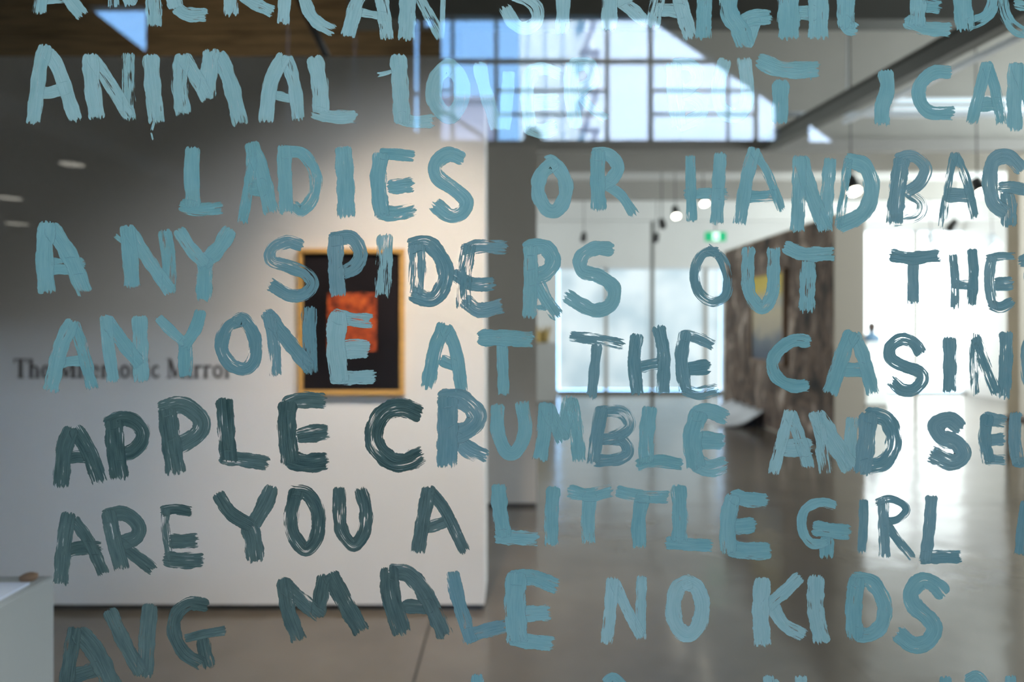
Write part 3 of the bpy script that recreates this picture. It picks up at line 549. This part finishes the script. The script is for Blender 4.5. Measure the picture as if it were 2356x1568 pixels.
# ------------------------------------------------------------------ the painted writing
CR = {'1': (0, 0, 2.945), '2': (780, 0, 2.945), '3': (1556, 0, 2.945), '4': (0, 500, 2.945), '5': (780, 500, 2.945), '6': (1556, 500, 2.945),
      '7': (0, 1030, 2.915), '8': (780, 1030, 2.915), '9': (1556, 1030, 2.915), '0': (0, 0, 1.0)}
TEXT = r'''
W first AMERICAN
L A p 1|85 .15 300,-215 285,-60 265,75|85 .1 330,-215 430,-60 550,95|30 .4 300,12 440,10
L M p 1|65 .3 800,-210 770,-80 770,35|70 .2 800,-200 850,-60 880,20|70 .2 880,20 940,-100 1000,-200|95 .3 1010,-200 1035,-20 1045,165
L E p 1|90 .1 1170,-210 1165,-60 1190,45|85 .15 1190,50 1270,95 1390,100|70 .1 1180,-200 1370,-200|70 .1 1190,-80 1340,-80
L R p 1|85 .15 1545,-210 1560,-60 1565,90|80 .1 1545,-200 1680,-200 1710,-110 1590,-60|75 .2 1610,-60 1720,20 1840,75
L I p 1|75 .1 1940,-210 1930,-40 1918,155
L C p 1|75 .2 2230,-170 2120,-200 2060,-80 2085,60 2150,150 2250,205
L A p 2|90 .15 230,-210 130,0 60,235|80 .15 240,-210 290,0 325,250|50 .1 130,80 310,110
L N p 2|100 .15 455,-210 465,0 455,255|70 .3 480,-150 590,60 690,245|32 .3 715,-210 705,0 700,240
W first STRAIGHT
L S p 2|80 .2 1340,-150 1220,-150 1170,-60 1260,-10 1335,50 1340,140 1270,190 1190,160 1125,55
L T p 2|85 .1 1400,-160 1520,-150 1650,-160|82 .1 1520,-110 1518,60 1510,215
L R p 2|95 .15 1845,-210 1835,0 1830,190|85 .1 1840,-180 1960,-170 1990,-60 1880,0|80 .15 1900,10 1980,60 2075,150
L A p 2|85 .35 2240,-210 2160,0 2125,170|90 .1 2260,-210 2320,40 2380,245|85 .1 2150,65 2330,75
L I b 3|92 .2 195,-210 190,0 185,250
L G b 3|110 .1 520,-150 400,-170 355,-40 365,100 430,200 465,300|95 .1 440,150 520,120 630,115|80 .1 530,120 510,220 470,300
L H b 3|130 .1 755,-210 760,20 765,250|120 .1 975,-210 965,20 962,245|90 .1 790,90 940,85
L T b 3|90 .1 1020,-150 1150,-150 1290,-150|105 .15 1155,-120 1150,50 1150,180|85 .1 1130,120 1165,185 1215,200
W first EDGE
L E b 3|95 .2 1645,-210 1640,0 1635,160|85 .1 1660,-170 1790,-170|80 .15 1670,45 1785,45|85 .1 1555,140 1690,190 1845,200
L D b 3|115 .1 1945,-210 1940,0 1960,190|75 .3 1960,-160 2090,-130 2150,-20 2110,100 1980,170
L G b 3|75 .4 2380,-140 2270,-130 2215,-20 2235,110 2320,205 2430,220|80 .3 2300,20 2420,30
W second ANIMAL
L A p 1|88 .08 308,310 268,480 225,820|85 .1 325,350 400,480 510,805|75 .05 250,625 340,625 455,590
L N p 1|98 .08 610,370 625,580 655,785|80 .3 620,385 740,560 880,790|75 .45 868,365 868,580 880,800
L I p 1|98 .12 1022,375 1035,600 1060,815|16 .1 1042,830 1030,872|10 .1 1026,908 1030,924
L M p 1|95 .25 1235,375 1215,560 1240,765|85 .1 1240,380 1320,510 1400,660|100 .2 1400,660 1415,500 1430,350|95 .15 1480,360 1560,560 1625,830
L A p 1|90 .05 1925,375 1835,560 1800,815|80 .1 1940,385 1995,580 2020,795|55 .15 1850,640 1960,665
L L p 1|100 .05 2130,385 2165,560 2175,745|80 .15 2120,760 2260,790 2400,790
W second LOVER
L L p 2|100 .06 400,375 415,580 425,830|75 .1 400,790 510,825 630,820|26 .3 268,505 350,485
L O p 2|95 .06 745,440 665,520 640,650 690,750 760,780 825,690 825,540 750,450 720,445
L V p 2|78 .05 950,430 985,590 1070,865|75 .05 1150,490 1140,650 1120,860
L E p 2|80 .1 1310,475 1275,620 1290,860|75 .05 1280,480 1390,465 1485,500|100 .05 1280,690 1380,690 1475,685|90 .05 1270,850 1370,890 1465,860
L R p 2|85 .05 1580,425 1570,620 1605,855|85 .1 1570,440 1690,440 1725,540 1620,620|60 .3 1640,650 1710,730 1800,800
W second BUT
L B p 3|95 .05 -20,430 -10,640 20,850|75 .05 -20,435 100,440 145,530 70,610 20,620|80 .05 30,630 150,680 170,770 30,850
L U p 3|85 .05 330,405 290,560 300,720 390,790 470,720 480,560 460,405
L T b 3|100 .15 555,405 720,470 955,470|100 .08 710,545 705,690 700,825|9 .1 912,505 913,540
W second I
L I b 3|92 .03 1415,480 1430,600 1395,730 1395,835
W second CAN
L C b 3|82 .03 1860,490 1750,490 1655,570 1650,680 1720,760 1865,765
L A b 3|70 .15 2105,425 2060,600 2005,820|68 .2 2105,430 2160,600 2205,825|85 .15 2030,710 2185,705
L N b 3|90 .03 2300,430 2290,640 2295,865|80 .1 2310,440 2380,640 2440,850|80 .1 2540,420 2520,640 2510,850
W third LADIES
L L b 1|92 .05 1305,1000 1298,1180 1308,1385|85 .12 1225,1385 1340,1415 1490,1405
L A b 1|65 .35 1700,970 1700,1150 1645,1495|90 .05 1700,970 1770,1150 1835,1430|105 .1 1690,1270 1790,1270
L D b 1|85 .12 1925,990 1930,1200 1940,1430|75 .3 1910,1030 2050,1040 2135,1180 2120,1330 2040,1430 1990,1400
L I b 1|105 .05 2325,1000 2340,1220 2345,1460
L E b 2|95 .12 285,1040 265,1230 290,1450|70 .1 280,1040 370,1045 490,1055|90 .12 335,1265 490,1250|90 .35 260,1440 370,1445 500,1420
L S b 2|88 .15 840,1075 740,1045 655,1110 670,1200 780,1280 860,1360 830,1440 750,1460 650,1385
W third OR
L O b 2|85 .08 1465,1095 1370,1180 1350,1310 1410,1420 1480,1420 1535,1320 1525,1200 1450,1100 1420,1100
L R b 2|88 .08 1755,1020 1752,1200 1760,1410|80 .1 1720,1040 1830,1050 1890,1130 1850,1210 1790,1250|60 .15 1800,1250 1910,1320 1995,1445
W third HANDBAG
L H b 3|62 .15 95,1060 100,1280 105,1490|78 .2 300,1040 285,1260 275,1505|65 .25 58,1315 335,1315
L A b 3|80 .12 530,1005 480,1200 430,1505|55 .25 530,1020 630,1200 710,1410|70 .3 460,1330 680,1325
L N b 3|82 .1 835,1060 830,1300 820,1555|90 .05 845,1070 920,1320 1010,1545|78 .15 1045,1075 1025,1300 1015,1550
L D b 3|55 .5 1165,1080 1140,1270 1105,1530|95 .06 1150,1080 1280,1130 1325,1280 1270,1440 1110,1530
L B g 3|100 .12 1530,1075 1500,1280 1480,1500|75 .2 1490,1080 1610,1060 1690,1140 1650,1240 1560,1300|62 .55 1570,1300 1660,1370 1650,1450 1560,1490 1470,1500
L A g 3|48 .45 1885,1040 1840,1250 1800,1530|55 .35 1890,1045 1960,1200 2025,1460|85 .2 1820,1320 2000,1320
L G g 3|90 .15 2345,1150 2250,1060 2150,1090 2125,1230 2150,1370 2230,1440|75 .3 2190,1270 2290,1270 2400,1290|95 .3 2240,1300 2255,1410 2255,1520
W fourth ANY
L A b 4|105 .06 320,35 300,250 315,500|100 .06 340,60 470,260 570,500|100 .12 320,330 450,330 560,325
L N b 4|95 .08 860,60 880,250 895,460|80 .15 870,75 1000,280 1150,495|85 .3 1115,90 1140,270 1150,495|30 .2 785,125 835,165
L Y b 4|80 .1 1210,85 1290,210 1385,310|95 .08 1560,80 1480,210 1385,300|95 .08 1390,280 1385,420 1380,550
W fourth SPIDERS
L S g 4|78 .25 2045,190 1950,165 1850,210 1840,290 1950,330 2070,380 2115,450 2060,520 1960,525 1835,455
L P g 4|95 .1 2275,125 2275,310 2290,520|5:88 .12 -60,150 80,140 145,240 110,330 30,375
L I p 5|98 .35 315,120 305,320 295,525
L D g 5|105 .5 530,185 530,350 520,500|95 .25 475,195 600,175 700,290 720,420 640,550 500,520
L E g 5|90 .5 880,185 850,380 845,600|82 .3 840,230 950,195 1130,205|80 .15 775,385 900,450 1040,450|90 .2 850,560 950,630 1095,600
L R b 5|85 .12 1295,200 1300,400 1290,665|95 .08 1255,210 1390,200 1450,290 1400,375 1290,410|80 .25 1345,440 1400,550 1475,660|40 .4 1345,615 1390,610
L S b 5|85 .08 1855,215 1730,210 1640,270 1650,360 1770,400 1860,480 1840,590 1740,630 1640,590 1545,530
W fourth OUT
L O g 6|62 .4 285,235 180,250 125,370 150,500 240,570 330,530 350,400 300,270 220,215
L U b 6|78 .2 490,205 485,380 500,520 580,615 650,520 660,370 660,215
L T b 6|85 .08 735,195 860,245 1060,245|95 .25 895,300 890,450 885,630
W fourth THERE
L T g 6|78 .08 1455,255 1590,275 1775,255|68 .05 1605,310 1605,440 1605,570
L H g 6|52 .2 1875,255 1890,430 1888,605|62 .12 2005,220 2015,390 2000,580|58 .25 1875,450 2010,455
L E g 6|62 .2 2140,260 2120,430 2150,610|52 .25 2110,280 2190,265 2280,265|85 .2 2160,450 2270,445|68 .3 2130,590 2200,610 2275,575
L R g 6|62 .25 2400,260 2390,430 2400,600|75 .25 2330,300 2450,270 2490,350 2400,440
W fifth ANYONE
L A b 4|95 .15 490,705 410,880 345,1160|75 .25 500,720 560,900 625,1150|62 .1 400,990 470,975 560,970
L N b 4|75 .1 715,670 735,880 765,1100|85 .08 715,690 820,830 940,990|92 .1 945,670 950,880 955,1100
L Y b 4|62 .12 1075,680 1150,760 1240,840|75 .1 1360,635 1320,760 1245,870|85 .12 1255,840 1255,950 1255,1065
L O g 4|82 .25 1650,680 1540,740 1500,880 1560,990 1660,1025 1725,950 1720,800 1650,690 1600,700
L N g 4|75 .45 1820,650 1855,850 1865,1055|88 .06 1800,640 1930,810 2090,1010|88 .4 2095,610 2095,830 2105,1045
L E p 4|115 .06 2290,645 2275,870 2300,1100|5:85 .15 -40,660 80,690 210,700|5:115 .05 -40,910 80,890 195,890|5:85 .15 -50,1085 100,1085 230,1080
W fifth AT
L A b 5|85 .06 715,725 655,880 600,1145|78 .1 720,740 790,900 830,1170|70 .12 690,960 790,1005
L T b 5|98 .1 945,815 1120,815 1305,830|68 .08 1105,860 1110,1010 1115,1190
W fifth THE
L T g 5|68 .35 1570,805 1740,825 1915,860|62 .08 1748,865 1730,1030 1712,1210
L H g 5|78 .2 2020,795 2000,960 2020,1185|78 .12 2165,740 2200,930 2195,1185|78 .3 2040,1010 2180,985
L E g 6|80 .18 60,780 35,960 60,1165|68 .3 40,795 140,815 240,860|88 .15 70,1025 215,1010|80 .35 50,1160 150,1190 270,1165
W fifth CASINO
L C b 6|78 .06 905,840 790,835 685,910 650,1000 690,1090 790,1140 885,1135
L A b 6|95 .06 1195,780 1130,920 1045,1180|80 .08 1205,790 1270,950 1330,1180|85 .12 1120,1030 1270,1030
L S g 6|75 .18 1660,920 1610,850 1525,825 1450,880 1460,960 1550,1010 1650,1045 1670,1100 1610,1165 1530,1165 1465,1110
L I g 6|80 .18 1852,815 1855,1000 1850,1165
L N g 6|60 .55 2025,795 2020,980 2025,1185|68 .4 2030,815 2090,990 2170,1190|82 .25 2235,780 2235,960 2220,1210
L O g 6|75 .2 2450,810 2390,860 2375,1000 2400,1130 2470,1180 2540,1000 2450,815
W sixth APPLE
L A d 0|34 .15 163,985 146,1040 140,1115|33 .2 172,985 205,1040 228,1105|24 .12 148,1058 175,1050 205,1053
L P d 0|38 .12 262,968 265,1030 275,1098|31 .25 243,975 290,962 325,985 325,1015 300,1040 270,1042
L P d 0|40 .12 384,942 393,1010 404,1085|36 .22 366,942 420,932 462,965 455,998 415,1022 395,1030
L L d 0|35 .12 516,918 520,985 526,1058|30 .2 507,1050 560,1057 612,1065
L E d 0|38 .1 662,925 660,990 668,1062|33 .12 655,932 690,920 745,922|35 .2 685,1003 752,993|38 .15 660,1055 705,1065 750,1060
W sixth CRUMBLE
L C d 0|38 .25 968,953 925,937 885,948 862,985 865,1025 900,1060 935,1062 970,1045
L R g 0|42 .12 1030,915 1030,990 1028,1070|38 .18 1010,917 1060,918 1098,955 1080,985 1035,1005|34 .15 1045,1005 1080,1035 1115,1050
L U b 0|28 .04 1145,932 1145,990 1165,1038 1190,1035 1208,990 1201,928
L M b 0|30 .08 1256,928 1252,990 1243,1054|28 .06 1258,932 1275,970 1294,1010|28 .12 1294,1008 1302,960 1311,918|28 .25 1314,918 1325,980 1332,1056
L B g 0|28 .2 1385,938 1374,1000 1366,1064|26 .4 1372,948 1430,948 1448,980 1415,1005 1385,1010|25 .3 1385,1010 1430,1012 1445,1040 1420,1056 1370,1060
L L b 0|31 .06 1495,937 1488,1000 1487,1062|26 .25 1466,1070 1510,1060 1565,1067
L E b 0|38 .12 1608,948 1592,1010 1602,1072|32 .12 1592,955 1630,945 1670,960|36 .15 1605,1012 1662,1015|38 .2 1595,1060 1630,1075 1668,1068
W sixth AND
L A p 0|24 .35 1816,945 1800,1010 1780,1085|26 .3 1818,948 1838,1000 1860,1072|36 .15 1788,1030 1866,1028
L N p 0|28 .45 1875,948 1888,1010 1900,1085|36 .08 1880,952 1915,1010 1955,1075|26 .08 1962,962 1957,1010 1960,1075
L D g 0|36 .12 1998,950 1994,1010 1985,1085|33 .3 1992,952 2040,965 2056,1015 2035,1062 1985,1075
W sixth SELL
L S g 0|34 .12 2212,985 2185,965 2155,978 2165,1005 2200,1018 2215,1045 2190,1063 2145,1045
L E g 0|26 .18 2272,955 2266,1010 2274,1060|28 .22 2262,962 2312,970|26 .25 2272,1012 2308,1010|22 .2 2268,1058 2311,1058
L L g 0|26 .18 2338,950 2335,1010 2342,1065|24 .2 2335,1062 2390,1064
L L g 0|26 .18 2412,950 2408,1010 2414,1065|24 .2 2408,1062 2460,1064
W seventh ARE
L A d 7|92 .12 460,440 430,620 408,900|72 .2 490,480 590,620 690,830|80 .12 410,715 510,675 665,670
L R d 7|92 .15 725,430 765,620 815,805|88 .12 695,460 830,440 925,520 910,600 800,640|78 .15 790,640 890,710 1020,810
L E d 7|52 .4 1110,410 1110,560 1145,740|62 .25 1085,425 1170,410 1272,425|88 .2 1140,625 1315,620|95 .25 1100,745 1220,755 1350,755
W seventh YOU
L Y d 7|82 .05 1460,310 1550,440 1680,520|95 .04 1825,260 1770,390 1700,510|108 .1 1660,500 1695,610 1712,755
L O d 7|85 .28 1990,285 1960,400 1955,540 2010,650 2060,680 2125,590 2130,430 2060,310 1965,290
L U d 8|80 .25 0,270 5,480 30,580 100,650 165,570 180,420 145,280
W seventh A
L A d 8|85 .1 600,270 570,450 530,690|70 .2 600,275 700,400 780,560 840,685|72 .12 550,545 640,520 750,480
W seventh LITTLE
L L b 8|92 .08 1070,250 1080,430 1105,580|88 .15 1050,595 1180,600 1320,605
L I b 8|82 .1 1440,265 1425,450 1425,640
L T b 8|80 .2 1540,290 1680,315 1820,285|82 .1 1685,310 1670,470 1675,630
L T b 8|75 .2 1865,290 2030,325 2200,330|85 .1 2040,310 2010,480 2015,655
L L b 9|92 .08 15,255 25,440 20,620|75 .12 -65,635 60,645 230,655
L E b 9|95 .08 380,320 345,500 350,690|90 .12 370,320 480,345 600,355|95 .08 370,530 520,515|105 .08 350,670 480,690 620,690
W seventh GIRL
L G b 9|58 .12 1065,385 960,365 860,420 845,540 900,635 1000,640|92 .1 920,535 1050,555 1155,565|90 .12 1010,600 1005,725
L I g 9|56 .08 1258,350 1255,530 1245,690
L R g 9|66 .12 1388,345 1392,520 1398,715|46 .25 1345,365 1440,340 1530,385 1540,430 1480,480 1410,495|52 .12 1410,500 1480,610 1580,725
L L g 9|72 .12 1712,325 1700,520 1670,750|78 .12 1640,740 1760,730 1895,730
W seventh H
L H g 9|55 .08 2340,365 2315,530 2300,700|55 .1 2480,365 2470,700|50 .1 2320,530 2480,530
W eighth AVG
L A d 7|88 .06 500,1210 470,1400 435,1640|118 .05 520,1230 640,1370 770,1640|90 .08 440,1545 560,1510 660,1475
L V d 7|88 .12 735,1090 820,1280 940,1500|98 .15 1005,1055 985,1280 970,1520
L G d 7|82 .15 1390,1055 1270,1045 1180,1120 1170,1250 1240,1380 1340,1440|55 .15 1245,1275 1380,1245 1500,1225|85 .15 1360,1280 1395,1460
W eighth MALE
L M d 7|92 .15 1905,880 1930,1080 2000,1275|90 .15 1880,895 2010,1010 2140,1130|90 .2 2130,1130 2150,1000 2175,870|8:105 .1 -60,845 40,1040 145,1220
L A d 8|115 .1 335,805 350,1000 420,1235|100 .2 340,830 470,850 590,1000 710,1255|85 .2 430,1060 620,1060
L L g 8|85 .25 760,835 800,1020 880,1290|88 .25 850,1265 980,1225 1110,1195
L E b 8|125 .08 1190,840 1180,1060 1195,1290|95 .12 1150,870 1300,870 1450,925|95 .1 1190,1120 1300,1110 1405,1105|90 .1 1150,1275 1300,1300 1425,1310
W eighth NO
L N p 8|75 .08 1835,875 1820,1080 1795,1300|65 .08 1850,900 1920,1060 2020,1255|62 .12 2030,865 2025,1060 2025,1265
L O p 0|32 .1 1588,1336 1560,1352 1549,1400 1558,1440 1582,1459 1606,1440 1616,1395 1604,1352 1578,1338
W eighth KIDS
L K p 9|100 .08 580,875 565,1080 580,1315|78 .06 830,860 730,960 620,1050|78 .12 640,1050 720,1180 850,1255
L I p 9|100 .1 938,860 935,1080 975,1290
L D b 9|100 .08 1210,870 1190,1080 1200,1270|90 .2 1180,880 1310,900 1395,1040 1380,1180 1300,1250 1210,1250
L S b 9|100 .08 1800,985 1740,920 1650,890 1575,970 1600,1060 1690,1140 1730,1220 1680,1300 1590,1320 1490,1245
W ninth ?
L - b 0|26 .1 1098,1553 1100,1620 1102,1680
L - b 0|26 .1 1395,1572 1413,1560 1440,1600 1440,1680
L - p 0|24 .1 1768,1556 1775,1620 1778,1690|24 .1 1778,1568 1830,1680
L - p 0|26 .1 1843,1556 1842,1620 1842,1690
L - b 0|24 .1 2175,1558 2178,1620 2180,1690
L - b 0|26 .1 2225,1566 2250,1558 2280,1600
L - b 0|24 .1 2325,1556 2330,1620 2332,1690
'''
TONE = {'p': 'pale blue', 'b': 'blue', 'g': 'dimmed blue', 'd': 'shaded teal'}  # tones carry the uneven brightness across the glass
ORD = ['', 'first', 'second', 'third', 'fourth', 'fifth', 'sixth', 'seventh', 'eighth']
PXM = (G+.006)/F      # size of one photograph pixel on the back of the glass, in metres
def spline(pts, step=4.0):
    if len(pts) == 2:
        a, b = pts; d = b-a; m = (a+b)/2+Vector((-d.y, d.x))*random.uniform(-.025, .025); pts = [a, m, b]
    P_ = [pts[0]*2-pts[1]]+pts+[pts[-1]*2-pts[-2]]; out = []
    for i in range(1, len(P_)-2):
        a, b, c, d = P_[i-1:i+3]; n = max(2, int((c-b).length/step))
        for k in range(n):
            t = k/n; out.append(.5*((2*b)+(c-a)*t+(2*a-5*b+4*c-d)*t*t+(3*b-a-3*c+d)*t**3))
    out.append(P_[-2].copy()); return out
NV = 7
def stroke_mesh(pts, w, dry, seed, tone, layer, root):
    pts = spline(pts); e0 = (pts[0]-pts[1]).normalized(); e1 = (pts[-1]-pts[-2]).normalized()
    pts = [pts[0]+e0*5, pts[0]+e0*2.5]+pts+[pts[-1]+e1*3, pts[-1]+e1*6, pts[-1]+e1*9]; n = len(pts); cum = [0]
    for a, b in zip(pts, pts[1:]): cum.append(cum[-1]+(b-a).length)
    L = cum[-1]; rs = w*.45; re = w*.26; m0 = .30; m1 = .55
    if L < 3.4*w: rs = w*.62; re = w*.50; m1 = .30
    ph = random.uniform(0, 6.28); f1 = random.uniform(.012, .03)
    verts, st, ed, par = [], [], [], []
    for i, p in enumerate(pts):
        d = pts[min(i+1, n-1)]-pts[max(i-1, 0)]; d.normalize(); nn = Vector((-d.y, d.x)); s_ = cum[i]; e_ = L-s_
        k = 1.0
        if s_ < rs: k = min(k, m0+(1-m0)*math.sqrt(max(0, 1-(1-s_/rs)**2)))
        if e_ < re: k = min(k, m1+(1-m1)*math.sqrt(max(0, 1-(1-e_/re)**2)))
        k *= 1+.05*math.sin(s_*f1*6.28+ph)+.03*math.sin(s_*.11+ph*2)
        hw = w*.60*k
        for j in range(NV):
            v = -1+2*j/(NV-1); c = p+nn*(v*hw)
            y = layer*.00005+.00008*(1-v*v)
            verts.append(((c.x-CX)*PXM-root.x, y, EYE-(c.y-HY)*PXM-root.z)); st.append((s_, v*hw)); ed.append((s_, e_)); par.append((dry, seed, tone, (v+1)/2))
    faces = [(i*NV+j, i*NV+j+1, (i+1)*NV+j+1, (i+1)*NV+j) for i in range(n-1) for j in range(NV-1)]
    me = bpy.data.meshes.new('brush_stroke'); me.from_pydata(verts, [], faces)
    for nm, data in (('st', st), ('ed', ed)):
        uvl = me.uv_layers.new(name=nm); buf = []
        for lp in me.loops: buf += data[lp.vertex_index]
        uvl.data.foreach_set('uv', buf)
    ca = me.color_attributes.new(name='par', type='FLOAT_COLOR', domain='POINT'); ca.data.foreach_set('color', [x for p_ in par for x in p_])
    for p_ in me.polygons: p_.use_smooth = True
    return me
random.seed(7)
words = []
for line in TEXT.strip().splitlines():
    k = line.split()
    if k[0] == 'W': words.append((k[1], k[2], [])); continue
    head, *sts = line.split('|'); _, ch, tone, crop = head.split(); strokes = []
    for s in sts:
        c = crop
        if s[1] == ':': c = s[0]; s = s[2:]
        ox, oy, sc = CR[c]; wd_, dry, *pp = s.split()
        strokes.append((float(wd_)/sc, float(dry), [Vector((float(a)/sc+ox, float(b)/sc+oy)) for a, b in (p.split(',') for p in pp)]))
    words[-1][2].append((ch, TONE[tone], strokes))
lo_lab = ['just right of the shadowed lower middle', 'left of the four close together', 'leftmost of the pair near the lower right', 'rightmost of the pair near the lower right']
tops = ['nearest the middle', 'second from the middle', 'third from the middle, a pointed pair', 'fourth from the middle', 'third from the right edge', 'second from the right edge', 'nearest the right edge']
for row, word, letters in words:
    seen = {}
    for idx, (ch, tone, strokes) in enumerate(letters):
        allp = [p for s in strokes for p in s[2]]; cxp = sum(p.x for p in allp)/len(allp); byp = max(p.y for p in allp)
        root = Vector(((cxp-CX)*PXM, G+.0062, EYE-(byp-HY)*PXM))
        tot = sum(1 for c in letters if c[0] == ch); seen[ch] = seen.get(ch, 0)+1
        nth = '' if tot == 1 else ORD[seen[ch]]+' '
        if ch == '-': lab = f'{tone} brush mark rising into the lower edge, {tops[idx]}'; name = 'painted_mark'; grp = 'painted marks at the lower edge'
        elif len(letters) == 1: lab = f'{tone} painted letter {ch} standing alone in the {row} row of the glass'; name = 'painted_letter'; grp = f'letters of the painted {row} row'
        else: lab = f'{tone} brushed {nth}letter {ch} of {word} in the {row} painted row'; name = 'painted_letter'; grp = f'painted letters of {word}, {row} row'
        t = thing(name, root, lab, 'letter' if ch != '-' else 'mark', grp)
        for k, (w, dry, pts) in enumerate(strokes):
            me = stroke_mesh(pts, w, dry, random.random(), random.uniform(.30, .70), k, root)
            me.materials.append(PAINT[tone]); o = bpy.data.objects.new('brush_stroke', me); COL.objects.link(o); o.parent = t
